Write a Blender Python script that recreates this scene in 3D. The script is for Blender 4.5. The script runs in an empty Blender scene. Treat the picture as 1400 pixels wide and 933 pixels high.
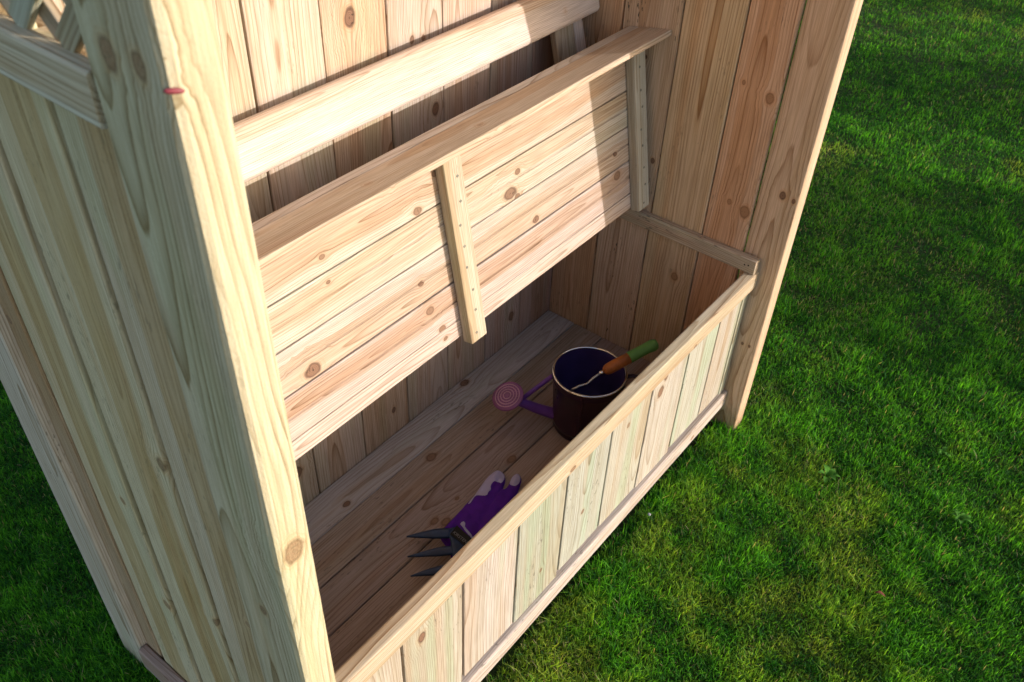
import bpy, bmesh, math, random
import numpy as np
from mathutils import Vector, Matrix
random.seed(7)
C = bpy.context.scene
COL = C.collection
# ------------------------------------------------------------------ camera, world, sun, exposure
GZ = -0.05                                   # ground level
cam_d = bpy.data.cameras.new('camera'); cam = bpy.data.objects.new('camera', cam_d); COL.objects.link(cam)
cam.location = (-.3407, -.5434, 1.6437); cam.rotation_euler = (.8588, -.0352, -.9037)
cam_d.sensor_width = 36; cam_d.lens = 1222.96/1400*36; cam_d.clip_start = .02; cam_d.clip_end = 500
cam_d.dof.use_dof = True; cam_d.dof.focus_distance = 1.65; cam_d.dof.aperture_fstop = 9.0
C.camera = cam
SUN = Vector((.49, -1, .30)).normalized()    # direction towards the sun
elev = math.asin(SUN.z); azim = math.atan2(SUN.x, SUN.y)
w = bpy.data.worlds.new('World'); C.world = w; w.use_nodes = True
nt = w.node_tree; sky = nt.nodes.new('ShaderNodeTexSky'); sky.sky_type = 'NISHITA'; sky.sun_disc = False
sky.sun_elevation = elev; sky.sun_rotation = azim; sky.dust_density = 2.2; sky.ozone_density = .7
bg = nt.nodes['Background']; nt.links.new(sky.outputs[0], bg.inputs[0]); bg.inputs[1].default_value = .15
sd = bpy.data.lights.new('sun', 'SUN'); sd.energy = 2.35; sd.angle = math.radians(.55); sd.color = (1, .95, .88)
so = bpy.data.objects.new('sun', sd); COL.objects.link(so); so.rotation_euler = SUN.to_track_quat('Z', 'Y').to_euler()
C.view_settings.view_transform = 'Standard'; C.view_settings.look = 'None'; C.view_settings.gamma = 1
C.view_settings.use_curve_mapping = False; C.view_settings.exposure = .86

# ------------------------------------------------------------------ node helpers
class NT:
    def __init__(s, name):
        s.m = bpy.data.materials.new(name); s.m.use_nodes = True; s.t = s.m.node_tree; s.t.nodes.clear()
        s.out = s.n('ShaderNodeOutputMaterial')
    def n(s, typ, **kw):
        a = s.t.nodes.new(typ)
        for k, v in kw.items(): setattr(a, k, v)
        return a
    def put(s, sock, v):
        if isinstance(v, bpy.types.NodeSocket): s.t.links.new(v, sock)
        elif v is not None:
            try: sock.default_value = v
            except Exception: sock.default_value = tuple(v)+(1,)
    def M(s, op, a, b=None, c=None, clamp=False):
        x = s.n('ShaderNodeMath', operation=op, use_clamp=clamp)
        s.put(x.inputs[0], a); s.put(x.inputs[1], b); s.put(x.inputs[2], c); return x.outputs[0]
    def V(s, op, a, b=None, sc=None):
        x = s.n('ShaderNodeVectorMath', operation=op); s.put(x.inputs[0], a)
        if b is not None: s.put(x.inputs[1], b)
        if sc is not None: s.put(x.inputs[3], sc)
        return x.outputs['Value'] if op in ('LENGTH', 'DOT_PRODUCT', 'DISTANCE') else x.outputs[0]
    def noise(s, v, scale=1, detail=2, rough=.5, col=False):
        x = s.n('ShaderNodeTexNoise'); s.put(x.inputs['Vector'], v); x.inputs['Scale'].default_value = scale
        x.inputs['Detail'].default_value = detail; x.inputs['Roughness'].default_value = rough
        return x.outputs['Color'] if col else x.outputs[0]
    def mix(s, f, a, b, mode='MIX'):
        x = s.n('ShaderNodeMix', data_type='RGBA', blend_type=mode); s.put(x.inputs[0], f)
        s.put(x.inputs[6], a if isinstance(a, bpy.types.NodeSocket) else tuple(a)+(1,))
        s.put(x.inputs[7], b if isinstance(b, bpy.types.NodeSocket) else tuple(b)+(1,)); return x.outputs[2]
    def ss(s, v, a, b, lo=0, hi=1):
        x = s.n('ShaderNodeMapRange', interpolation_type='SMOOTHSTEP'); s.put(x.inputs[0], v)
        for i, q in enumerate((a, b, lo, hi)): s.put(x.inputs[1+i], q)
        return x.outputs[0]
    def xyz(s, x=0, y=0, z=0):
        a = s.n('ShaderNodeCombineXYZ'); s.put(a.inputs[0], x); s.put(a.inputs[1], y); s.put(a.inputs[2], z); return a.outputs[0]
    def sep(s, v):
        a = s.n('ShaderNodeSeparateXYZ'); s.put(a.inputs[0], v); return a.outputs
    def bsdf(s, col, rough=.6, spec=.3, normal=None, metal=0):
        b = s.n('ShaderNodeBsdfPrincipled'); s.put(b.inputs['Base Color'], col if isinstance(col, bpy.types.NodeSocket) else tuple(col)+(1,))
        s.put(b.inputs['Roughness'], rough); s.put(b.inputs['Specular IOR Level'], spec); s.put(b.inputs['Metallic'], metal)
        if normal is not None: s.t.links.new(normal, b.inputs['Normal'])
        s.t.links.new(b.outputs[0], s.out.inputs[0]); return b
    def bump(s, h, dist, strength=1, normal=None):
        b = s.n('ShaderNodeBump'); s.put(b.inputs['Height'], h); b.inputs['Distance'].default_value = dist; b.inputs['Strength'].default_value = strength
        if normal is not None: s.t.links.new(normal, b.inputs['Normal'])
        return b.outputs[0]

# ------------------------------------------------------------------ pine: growth rings round a wandering pith, knots, treatment stain
def pine(name, rough_sawn=0.0, latec=(.47, .34, .22), heartc=(.86, .74, .60), lp=4.2):
    s = NT(name)
    co = s.n('ShaderNodeTexCoord').outputs['Object']; info = s.n('ShaderNodeObjectInfo')
    rnd = info.outputs['Random']; tint = info.outputs['Color']
    def prop(k): return s.n('ShaderNodeAttribute', attribute_type='OBJECT', attribute_name=k)
    off = s.xyz(s.M('MULTIPLY', rnd, 37.), s.M('MULTIPLY', rnd, 91.), s.M('MULTIPLY', rnd, 53.))
    X, Y, Z = s.sep(co)
    pith = prop('pith'); py, pz, pw = s.sep(pith.outputs['Vector']); spacing = pith.outputs['Alpha']
    defl = None; masks = None; halo = None; rings = None; lens = None; side = None
    for k in 'abcd':
        a = prop('knot_'+k); r = a.outputs['Alpha']
        d = s.V('SUBTRACT', co, a.outputs['Vector'])
        dx, dy, dz = s.sep(d)
        rr = s.M('MAXIMUM', r, 1e-4)
        wob = s.M('MULTIPLY_ADD', s.noise(s.V('ADD', s.V('SCALE', d, sc=60.), off), 1, 2), .7, .65)
        dn = s.M('DIVIDE', s.M('MULTIPLY', s.V('LENGTH', s.xyz(s.M('MULTIPLY', dx, .72), dy, dz)), wob), rr)
        g = s.M('EXPONENT', s.M('MULTIPLY', s.M('MULTIPLY', dn, dn), -.10))
        de = s.M('MULTIPLY', s.M('MULTIPLY', dy, g), -.85)
        defl = de if defl is None else s.M('ADD', defl, de)
        dmin = dn; lens = dn if lens is None else s.M('MINIMUM', lens, dmin)
    # low, long wander of the pith so that faces show cathedrals
    nx = s.V('ADD', s.xyz(s.M('MULTIPLY', X, 1.7), 0, 0), off)
    wy = s.M('MULTIPLY', s.M('SUBTRACT', s.noise(nx, 1, 1), .5), pw)
    wz = s.M('MULTIPLY', s.M('SUBTRACT', s.noise(s.V('ADD', nx, (7.7, 3.1, 9.2)), 1, 1.5), .5), pw)
    y2 = s.M('SUBTRACT', s.M('ADD', s.M('ADD', Y, defl), wy), py)
    z2 = s.M('SUBTRACT', s.M('ADD', Z, wz), pz)
    rad = s.M('SQRT', s.M('ADD', s.M('MULTIPLY', y2, y2), s.M('MULTIPLY', z2, z2)))
    jit = s.noise(s.V('ADD', s.V('MULTIPLY', co, (6, 40, 40)), off), 1, 3)
    rad = s.M('ADD', rad, s.M('MULTIPLY', s.M('SUBTRACT', jit, .5), .0022))
    ph = s.M('DIVIDE', rad, spacing)
    ph = s.M('ADD', ph, s.M('MULTIPLY', s.noise(s.xyz(s.M('MULTIPLY', rad, 90), rnd, 0), 1, 1), 1.4))
    fr = s.M('FRACT', ph); fl = s.M('FLOOR', ph)
    wn = s.n('ShaderNodeTexWhiteNoise', noise_dimensions='2D'); s.put(wn.inputs['Vector'], s.xyz(fl, rnd, 0))
    late = s.M('MULTIPLY', s.M('POWER', fr, lp), s.ss(fr, 1.0, .93))
    late = s.M('MULTIPLY', late, s.M('MULTIPLY_ADD', wn.outputs[0], .7, .65))
    late = s.M('MULTIPLY', late, s.ss(s.noise(s.V('ADD', s.V('MULTIPLY', co, (2.2, 14, 14)), off), 1, 2), .28, .60, .5, 1.0))
    fib = s.noise(s.V('ADD', s.V('MULTIPLY', co, (14, 420, 420)), off), 1, 2)
    streak = s.noise(s.V('ADD', s.V('MULTIPLY', co, (.7, 22, 22)), off), 1, 3)
    streak2 = s.noise(s.V('ADD', s.V('MULTIPLY', co, (.9, 13, 13)), s.V('SCALE', off, sc=1.7)), 1, 2)
    blot = s.noise(s.V('ADD', s.V('MULTIPLY', co, (5, 16, 16)), off), 1, 4, .6)
    heart = prop('heart').outputs['Fac']
    hz = s.M('ADD', rad, s.M('MULTIPLY', s.M('SUBTRACT', streak, .5), .012))
    hm = s.ss(hz, s.M('ADD', heart, .0016), s.M('SUBTRACT', heart, .0016))
    col = s.mix(s.M('MULTIPLY', hm, .85), tint, s.mix(1, tint, heartc, 'MULTIPLY'))
    col = s.mix(s.ss(streak, .52, .66), col, s.mix(1, col, (.98, .89, .82), 'MULTIPLY'))
    sap = prop('green').outputs['Fac']
    col = s.mix(s.M('MULTIPLY', s.M('MULTIPLY', s.ss(streak2, .50, .58), sap), s.M('SUBTRACT', 1.0, s.M('MULTIPLY', hm, .8)), clamp=True), col, s.mix(1, tint, (.88, 1.0, .90), 'MULTIPLY'))
    col = s.mix(s.ss(blot, .3, .75, 0, .35), col, s.mix(1, tint, (.86, .86, .86), 'MULTIPLY'))
    col = s.mix(s.M('MULTIPLY', late, .95, clamp=True), col, s.mix(1, col, latec, 'MULTIPLY'))
    col = s.mix(s.ss(fib, .34, .66, 0, .56), col, s.mix(1, col, (.66, .61, .55), 'MULTIPLY'))
    broad = s.noise(s.V('ADD', s.V('MULTIPLY', co, (1.1, 55, 55)), off), 1, 2)
    col = s.mix(s.ss(broad, .44, .66, 0, .45), col, s.mix(1, col, (.80, .73, .62), 'MULTIPLY'))
    # knots
    km = s.ss(lens, 1.04, .93)
    hal = s.M('MULTIPLY', s.ss(lens, 1.35, 1.02), s.ss(lens, .72, .98))
    amb = s.M('MULTIPLY', s.ss(lens, 2.4, 1.0), .35)
    kr = s.M('FRACT', s.M('MULTIPLY', lens, 4.6))
    kcol = s.mix(kr, (.26, .145, .095), (.15, .078, .052))
    kcol = s.mix(s.ss(lens, .22, .0), kcol, (.09, .04, .025))
    col = s.mix(amb, col, s.mix(1, tint, (.86, .66, .46), 'MULTIPLY'))
    flow = s.M('MULTIPLY', s.M('POWER', s.M('FRACT', s.M('ADD', s.M('MULTIPLY', lens, 2.6), s.M('MULTIPLY', jit, .8))), 3.0), s.M('MULTIPLY', s.ss(lens, 2.3, 1.1), s.ss(lens, .98, 1.08)))
    col = s.mix(s.M('MULTIPLY', flow, .8), col, s.mix(1, tint, (.58, .40, .27), 'MULTIPLY'))
    kdark = prop('knot_tone').outputs['Fac']
    crk = s.ss(s.noise(s.V('ADD', s.V('MULTIPLY', co, (300, 90, 90)), off), 1, 2), .60, .66, 0, .8)
    kcol = s.mix(crk, kcol, (.035, .02, .014))
    kc = s.mix(kdark, kcol, s.mix(1, tint, (.72, .58, .42), 'MULTIPLY'))
    col = s.mix(km, col, kc)
    col = s.mix(s.M('MULTIPLY', hal, .75), col, s.mix(kdark, (.085, .042, .028), s.mix(1, tint, (.52, .38, .25), 'MULTIPLY')))
    # mould / dirt flecks
    sp = s.noise(s.V('ADD', s.V('MULTIPLY', co, (55, 190, 190)), off), 1, 2)
    cl = s.noise(s.V('ADD', s.V('MULTIPLY', co, (5, 18, 18)), s.V('SCALE', off, sc=2.3)), 1, 2)
    dirt = prop('dirt').outputs['Fac']
    dm = s.M('MULTIPLY', s.M('MULTIPLY', s.ss(sp, .60, .68), s.ss(cl, .52, .66)), dirt, clamp=True)
    col = s.mix(dm, col, (.07, .06, .045))
    hh = s.M('ADD', s.M('MULTIPLY', fib, .5), s.M('MULTIPLY', late, .5))
    if rough_sawn:
        saw = s.noise(s.V('ADD', s.V('MULTIPLY', co, (260, 420, 420)), off), 1, 2)
        hh = s.M('ADD', hh, s.M('MULTIPLY', saw, rough_sawn))
        col = s.mix(s.ss(saw, .35, .65, 0, .22), col, s.mix(1, tint, (.74, .70, .58), 'MULTIPLY'))
    gp = s.n('ShaderNodeNewGeometry').outputs['Position']; gz = s.sep(gp)[2]
    spl = s.M('MULTIPLY', s.ss(s.M('ADD', gz, s.M('MULTIPLY', s.noise(gp, 60, 4, .7), .09)), .085, -.01), .6)
    col = s.mix(s.M('MULTIPLY', spl, prop('outdoor').outputs['Fac']), col, s.mix(1, col, (.42, .36, .26), 'MULTIPLY'))
    nb = s.bump(hh, .0011, .75)
    s.bsdf(col, s.ss(blot, .3, .7, .55, .75), .28, nb)
    return s.m
PINE = pine('pine'); SAWN = pine('sawn pine', .9, (.36, .26, .13), (.84, .73, .52), 3.0); TREATED = pine('treated pine', .25, (.44, .32, .17), (.72, .56, .34), 3.4)

def simple(name, col, rough=.5, metal=0, spec=.35, var=.15, vs=30, bump=0, bs=200):
    s = NT(name); co = s.n('ShaderNodeTexCoord').outputs['Object']
    n = s.noise(co, vs, 4)
    c = s.mix(s.ss(n, .3, .7), tuple(v*(1-var) for v in col), tuple(min(1, v*(1+var)) for v in col))
    nb = s.bump(s.noise(co, bs, 2), bump, 1) if bump else None
    s.bsdf(c, s.ss(n, .3, .7, max(.02, rough-.07), rough+.07), spec, nb, metal); return s.m
M_CAN = simple('plum enamel', (.030, .009, .020), .34, 0, .5, .12, 18)
M_CANIN = simple('indigo enamel', (.045, .028, .12), .4)
M_SPOUT = simple('violet enamel', (.16, .055, .33), .36)
M_ROSE = simple('mauve enamel', (.26, .09, .22), .4)
M_ROSERING = simple('worn mauve ridge', (.52, .30, .36), .5)
M_ZINC = simple('zinc rim', (.9, .88, .88), .14, 1.0)
M_STEEL = simple('tool steel', (.62, .60, .56), .3, 1.0)
M_GREEN = simple('green rubber', (.13, .30, .07), .55, var=.08)
M_ORANGE = simple('stained ash', (.42, .13, .03), .5, var=.2, vs=60)
M_BLUE = simple('navy coated steel', (.010, .034, .10), .42, 0, .5, .25, 40)
M_GLOVE = simple('purple knit', (.10, .018, .32), .85, 0, .2, .12, 60, .0006, 900)
M_COAT = simple('lilac latex', (.46, .42, .66), .6, 0, .4, .06, 50)
M_TAG = simple('black label card', (.008, .008, .010), .5)
M_TAGTXT = simple('grey print', (.22, .22, .24), .6)
M_SCREW = simple('screw head', (.24, .23, .20), .45, .8)
M_HOLE = simple('driven hole', (.03, .022, .016), .9)
M_PLUG = simple('pink plastic plug', (.22, .04, .055), .4)

# ------------------------------------------------------------------ object helpers
def tag(o, label, cat, group=None, kind=None):
    o['label'] = label; o['category'] = cat
    if group: o['group'] = group
    if kind: o['kind'] = kind
    return o
def mesh_obj(name, verts, faces, mat, parent=None, smooth=False):
    me = bpy.data.meshes.new(name); me.from_pydata([tuple(v) for v in verts], [], faces); me.materials.append(mat)
    if smooth: me.polygons.foreach_set('use_smooth', [True]*len(me.polygons))
    me.update(); o = bpy.data.objects.new(name, me); COL.objects.link(o)
    if parent is not None: attach(o, parent)
    return o
def world_of(o):
    m = o.matrix_basis.copy()
    if o.parent: m = world_of(o.parent) @ o.matrix_parent_inverse @ m
    return m
def attach(o, parent):
    o.parent = parent; o.matrix_parent_inverse = world_of(parent).inverted()
def empty(name, loc):
    o = bpy.data.objects.new(name, None); COL.objects.link(o); o.location = loc; o.empty_display_size = .05; return o

def prof_box(wd, th, b=.003, groove=False, tongue=False):
    """cross-section of a board: eased arrises, optional V groove down the middle of the +z face"""
    a, c = wd/2, th/2
    p = [(-a+b, c), ]
    if groove: p += [(-.0025, c), (0, c-.0035), (.0025, c)]
    p += [(a-b, c), (a-.3*b, c-.3*b), (a, c-b)]
    if tongue:
        tl = .0062 if tongue is True else tongue
        p += [(a, -c+.0035), (a+tl, -c+.0035), (a+tl, -c+.0015), (a, -c+.0015)]; b2 = .0012
    else: b2 = b
    p += [(a, -c+b2), (a-.3*b2, -c+.3*b2), (a-b2, -c), (-a+b, -c), (-a+.3*b, -c+.3*b), (-a, -c+b), (-a, c-b), (-a+.3*b, c-.3*b)]
    return p
def loft(profile, L, nseg=1, bow=0, seed=0, ease=.0015):
    rg = random.Random(seed); n = len(profile); V = []; F = []
    xs = [0, ease]+[L*i/nseg for i in range(1, nseg)]+[L-ease, L]
    ph = rg.random()*6.28; ph2 = rg.random()*6.28
    for i, x in enumerate(xs):
        sc = .985 if i in (0, len(xs)-1) else 1
        t = x/L; dy = bow*math.sin(3.1416*t+ph*.0)*math.sin(ph2); dz = bow*math.sin(3.1416*t)*math.cos(ph2)
        for (y, z) in profile:
            V.append((x, y*sc+dy, z*sc+dz))
    for i in range(len(xs)-1):
        for j in range(n):
            k = (j+1) % n; F.append((i*n+j, i*n+k, (i+1)*n+k, (i+1)*n+j))
    F.append(tuple(reversed(range(n)))[::-1]); F.append(tuple(range((len(xs)-1)*n, len(xs)*n))[::-1])
    return V, F
TINTS = dict(cream=(.66, .50, .33), yellow=(.66, .55, .33), green=(.50, .51, .37), pink=(.60, .40, .27), warm=(.56, .38, .225),
             pale=(.70, .58, .43), grey=(.46, .40, .31), tan=(.52, .38, .23))
_seed = [0]
def board(name, p0, dx, dz, L, wd, th, parent, tint='cream', knots=(), profile=None, mat=None, bevel=.003, pith=None, green=.5, dirt=.35,
          tone=0, nseg=1, bow=0, auto=1, label=None, vary=.07, heart=None):
    """a plank: p0 = middle of its starting end, dx = along the grain, dz = its face normal"""
    _seed[0] += 1; rg = random.Random(_seed[0]*13+5)
    dx = Vector(dx).normalized(); dz = Vector(dz).normalized(); dz = (dz-dx*dz.dot(dx)).normalized(); dy = dz.cross(dx)
    V, F = loft(profile or prof_box(wd, th, bevel), L, nseg, bow, _seed[0])
    o = mesh_obj(name, V, F, mat or PINE)
    o.matrix_basis = Matrix(((dx.x, dy.x, dz.x, p0[0]), (dx.y, dy.y, dz.y, p0[1]), (dx.z, dy.z, dz.z, p0[2]), (0, 0, 0, 1)))
    t = TINTS[tint] if isinstance(tint, str) else tint
    lum = .3*t[0]+.6*t[1]+.1*t[2]; t = tuple(v*.80+lum*.20 for v in t); t = (t[0], t[1]*1.01, t[2]*1.12); k = 1+rg.uniform(-vary, vary); o.color = (t[0]*k, t[1]*k*(1+rg.uniform(-.03, .03)), t[2]*k*(1+rg.uniform(-.06, .06)), 1)
    inv = o.matrix_basis.inverted(); kk = []
    for (p, r) in knots:
        r *= rg.uniform(.72, 1.0); q = inv @ Vector(p); kk.append((q.x, q.y, q.z, r))
    if auto:
        x = rg.uniform(.1, .5)
        while x < L-.05 and len(kk) < 4:
            if all(abs(x-q[0]) > .12 for q in kk):
                kk.append((x, rg.uniform(-.42, .42)*wd, rg.choice((-1, 1))*th*.5*rg.uniform(.6, 1), rg.uniform(.004, .011)))
            x += rg.uniform(.5, 1.2)/auto
    for c, q in zip('abcd', kk): o['knot_'+c] = [float(v) for v in q]
    if pith is None:
        pith = (rg.uniform(-.5, .5)*wd, -rg.uniform(.015, .06)*rg.choice((-1, 1)), rg.uniform(.03, .09), rg.uniform(.0038, .0062))
    o['heart'] = float(heart if heart is not None else rg.uniform(.012, .045)); o['pith'] = [float(v) for v in pith]; o['green'] = float(green); o['dirt'] = float(dirt); o['knot_tone'] = float(tone if tone else rg.uniform(0, .55))
    o['outdoor'] = 1.0 if name in ('post', 'bottom_rail', 'front_board') else 0.0
    if label: o['label'] = label
    attach(o, parent)
    return o

# ------------------------------------------------------------------ the arbour
root = empty('arbour', (.68, .27, GZ))
tag(root, 'pale pressure-treated timber garden arbour with its storage seat lid propped open', 'arbour')
XL, XR = .012, 1.3335
TOP = 1.98
# posts
board('post', (-.012, .0275, GZ-.01), (0, 0, 1), (-1, 0, 0), TOP-GZ, .105, .048, root, (.66, .56, .335), mat=SAWN, bevel=.008, auto=0, green=.5,
      dirt=.2, vary=0, pith=(.03, -.035, .07, .0042),
      knots=[((-.036, .043, 1.379), .0105), ((-.036, .006, 1.381), .0075), ((-.014, -.025, .842), .013), ((-.036, .030, .700), .006)], nseg=6, tone=.35)
board('post', (1.3590, .0035, GZ-.01), (0, 0, 1), (-1, 0, 0), TOP-GZ, .090, .049, root, (.74, .49, .27), auto=0, green=.2, dirt=.15, vary=0, bevel=.004,
      pith=(.0, -.09, .03, .0026), knots=[((1.3345, -.005, .652), .007), ((1.3345, -.031, .648), .005), ((1.3345, -.022, .234), .004), ((1.3345, -.004, .233), .004)], nseg=6)
board('post', (-.006, .585, GZ-.01), (0, 0, 1), (-1, 0, 0), TOP-GZ, .092, .048, root, (.70, .60, .40), bevel=.004, pith=(-.02, -.02, .03, .0035), dirt=.6, auto=0)
board('post', (1.3725, .585, GZ-.01), (0, 0, 1), (-1, 0, 0), TOP-GZ, .092, .045, root, 'tan', bevel=.004)
# left side, seen from outside: upright boards behind the rails
for i, (y0, y1, t, kn, gr, lab) in enumerate([
        (.064, .2065, (.76, .63, .38), [((-.015, .12, .55), .005)], .9, 'greenish board with a tan heart stripe'),
        (.2085, .3475, (.80, .66, .40), [((-.015, .222, .80), .009), ((-.015, .215, .455), .008)], .5, None),
        (.3545, .4895, (.80, .65, .38), [((-.015, .385, .602), .006), ((-.015, .370, .35), .007)], .6, None),
        (.4915, .572, (.72, .56, .38), [((-.015, .530, .865), .006)], .2, None)]):
    board('side_board', (-.0075, (y0+y1)/2, -.012), (0, 0, 1), (-1, 0, 0), 1.358, y1-y0-(.012 if i < 3 else .006), .015, root, t, kn, mat=TREATED, green=gr, dirt=.45, auto=0,
          profile=prof_box(y1-y0-(.012 if i < 3 else .006), .015, .0026), heart=(.028, .034, .030, .05)[i], nseg=6, bow=.0003, vary=.02, pith=((y1-y0)*(.02 if i != 1 else -.1), .022, .035, .0042), label=lab)
board('side_rail', (-.026, .0845, 1.328), (0, 1, 0), (-1, 0, 0), .4535, .047, .0195, root, (.72, .68, .50), green=1, dirt=.1, pith=(-.02, -.012, .01, .0052), auto=0, vary=0)
board('side_rail', (-.026, .0825, .025), (0, 1, 0), (-1, 0, 0), .4535, .060, .0195, root, (.50, .36, .30), dirt=.4)
board('side_rail', (-.012, .0825, 1.77), (0, 1, 0), (-1, 0, 0), .4535, .047, .044, root, 'green')
board('side_rail', (.018, .0825, 1.31), (0, 1, 0), (1, 0, 0), .4535, .060, .030, root, 'tan')
board('side_rail', (.018, .0825, .42), (0, 1, 0), (1, 0, 0), .4535, .060, .030, root, 'tan')
# near-black battens added behind the joints, gap shade put into their colour
for yj in (.2075, .351, .4905):
    board('joint_strip', (.0038, yj, -.012), (0, 0, 1), (-1, 0, 0), 1.30, .056, .007, root, (.05, .033, .02), auto=0)
# lattice of the left panel (two layers of thin slats)
def lattice(xc, sgn, y0, y1, z0, z1, tints, up):
    pitch = .068; s2 = math.sqrt(.5); i = 0
    c = (y0-z1) if up > 0 else (y0+z0)
    cmax = (y1-z0) if up > 0 else (y1+z1)
    base = (.152-1.352-.0) if up > 0 else (.137+1.352)
    k = math.ceil((c-base)/pitch); 
    while base+k*pitch < cmax:
        cc = base+k*pitch; k += 1
        # line y = cc + z (up>0) or y = cc - z, clipped to the panel
        f = (lambda z: cc+z) if up > 0 else (lambda z: cc-z)
        za, zb = z0, z1
        if up > 0: za = max(za, y0-cc); zb = min(zb, y1-cc)
        else: za = max(za, cc-y1); zb = min(zb, cc-y0)
        if zb-za < .03: continue
        i += 1
        board('lattice_slat', (xc, f(za), za), (0, f(zb)-f(za), zb-za), (sgn, 0, 0), math.hypot(zb-za, f(zb)-f(za)), .022, .0075, root,
              tints[i % len(tints)], auto=0, bevel=.001, green=.8, pith=(.01, -.01, .02, .0035))
lattice(-.018, -1, .085, .535, 1.3525, 1.745, ['green', (.50, .46, .30)], -1)
lattice(-.0098, -1, .085, .535, 1.3525, 1.745, ['yellow', (.50, .42, .28)], 1)
# right side, seen from inside: upright tongue and groove boards
def tg(name, p0, dx, dz, L, wd, th, tint, knots=(), **kw):
    return board(name, p0, dx, dz, L, wd-.003, th, root, tint, knots, profile=prof_box(wd-.003, th, .0024, tongue=True), **kw)
js = [.049, .154, .293, .434, .5648]
rt = [(.74, .44, .22), (.68, .46, .22), (.66, .47, .28), (.68, .41, .21)]
kn = [[((1.327, .070, .852), .0095), ((1.327, .132, .867), .004), ((1.327, .066, .584), .010), ((1.327, .106, .594), .0045)],
      [((1.327, .202, .340), .010)],
      [((1.327, .365, .853), .004), ((1.327, .31, .62), .005)], [((1.327, .5, .80), .005)]]
for i in range(4):
    a, b = js[i], js[i+1]
    tg('side_board', (1.335, (a+b)/2, -.012), (0, 0, 1), (-1, 0, 0), 1.358, b-a, .016, rt[i], kn[i], green=.25, dirt=.35 if i != 2 else 1.2, auto=0, nseg=6, bow=.0006,
       vary=.0, pith=[(.01, -.016, .05, .0050), (-.008, -.012, .040, .0060), (.02, -.02, .04, .005), (0, -.014, .05, .0055)][i])
board('side_rail', (1.3590, .0675, .42), (0, 1, 0), (1, 0, 0), .47, .060, .030, root, 'tan')
board('side_rail', (1.3590, .0675, 1.31), (0, 1, 0), (1, 0, 0), .47, .060, .030, root, 'tan')
board('side_rail', (1.3590, .0675, .02), (0, 1, 0), (1, 0, 0), .47, .060, .030, root, 'tan')
board('side_rail', (1.3590, .0675, 1.77), (0, 1, 0), (1, 0, 0), .47, .047, .030, root, 'tan')
lattice(1.372, 1, .068, .535, 1.3525, 1.745, ['green', 'cream'], -1)
lattice(1.3635, 1, .068, .535, 1.3525, 1.745, ['yellow', 'cream'], 1)
# back boards
bj = [.012, .160, .308, .455, .602, .750, .896, 1.042, 1.188, 1.343]
bt = ['cream', 'cream', (.62, .50, .35), (.68, .56, .38), (.64, .47, .30), (.62, .50, .34), (.66, .49, .33), (.62, .46, .33), (.60, .42, .27)]
bk = {3: [], 4: [((.664, .566, 1.07), .011), ((.70, .566, .12), .007)], 5: [((.869, .566, .831), .010), ((.81, .566, .989), .005), ((.84, .566, .984), .004)], 7: [((1.15, .566, .13), .010)]}
for i in range(9):
    a, b = bj[i], bj[i+1]
    tg('back_board', ((a+b)/2, .574, -.03), (0, 0, 1), (0, -1, 0), TOP+.02, b-a, .016, bt[i], bk.get(i, ()), green=.6, dirt=.25, auto=0 if i in (3, 4, 5) else .6, nseg=6, bow=.0006, vary=.03)
board('back_rail', (.012, .597, .42), (1, 0, 0), (0, 1, 0), 1.36, .07, .030, root, 'tan')
board('back_rail', (.012, .597, 1.55), (1, 0, 0), (0, 1, 0), 1.36, .07, .030, root, 'tan')
# box floor
fj = [.0465, .092, .187, .283, .378, .473, .5655]
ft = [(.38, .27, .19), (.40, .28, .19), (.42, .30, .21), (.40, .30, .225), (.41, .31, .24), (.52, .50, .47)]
fk = {2: [((.640, .200, .045), .004)], 3: [((.813, .294, .045), .010), ((.64, .316, .045), .005), ((.56, .312, .045), .009), ((.575, .292, .045), .010)],
      4: [((.696, .444, .045), .0105)], 5: [((.940, .55, .045), .009), ((.47, .495, .045), .008)], 1: [((.983, .157, .045), .009), ((.50, .13, .045), .006)]}
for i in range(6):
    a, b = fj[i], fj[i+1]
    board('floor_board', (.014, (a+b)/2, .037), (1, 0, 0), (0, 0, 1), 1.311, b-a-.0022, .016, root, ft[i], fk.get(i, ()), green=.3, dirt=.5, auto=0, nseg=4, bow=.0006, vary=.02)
for x in (.10, .67, 1.24):
    board('floor_bearer', (x, .05, .006), (0, 1, 0), (0, 0, 1), .50, .045, .044, root, 'tan')
# box front: rails with upright boards between them
board('front_rail', (XL+.001, .0135, .4265), (1, 0, 0), (0, -1, 0), XR-XL-.002, .047, .027, root, (.60, .50, .35), green=.35, dirt=.15, bevel=.0035, auto=0, vary=0,
      knots=[((.60, 0, .415), .006), ((1.05, 0, .41), .005)], pith=(-.035, -.01, .02, .0040), nseg=5, bow=.0008)
board('bottom_rail', (XL+.001, .0135, .0445), (1, 0, 0), (0, -1, 0), XR-XL-.002, .050, .027, root, (.56, .48, .36), green=.1, dirt=.5, bevel=.004, auto=1, vary=0, nseg=5, bow=.0008)
fb = [.013, .160, .306, .456, .604, .752, .902, 1.052, 1.192, 1.300, 1.332]
fbt = [(.50, .43, .30), (.48, .42, .31), (.50, .45, .34), (.41, .41, .31), (.44, .44, .33), (.49, .46, .35), (.50, .45, .34), (.48, .46, .35), (.50, .44, .34), (.41, .42, .30)]
fbk = {1: [((.205, .01, .35), .008)], 6: [((.941, .01, .350), .011), ((.955, .01, .385), .009)], 4: [((.675, .01, .211), .005)], 3: [((.539, .01, .161), .005)], 0: []}
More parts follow.
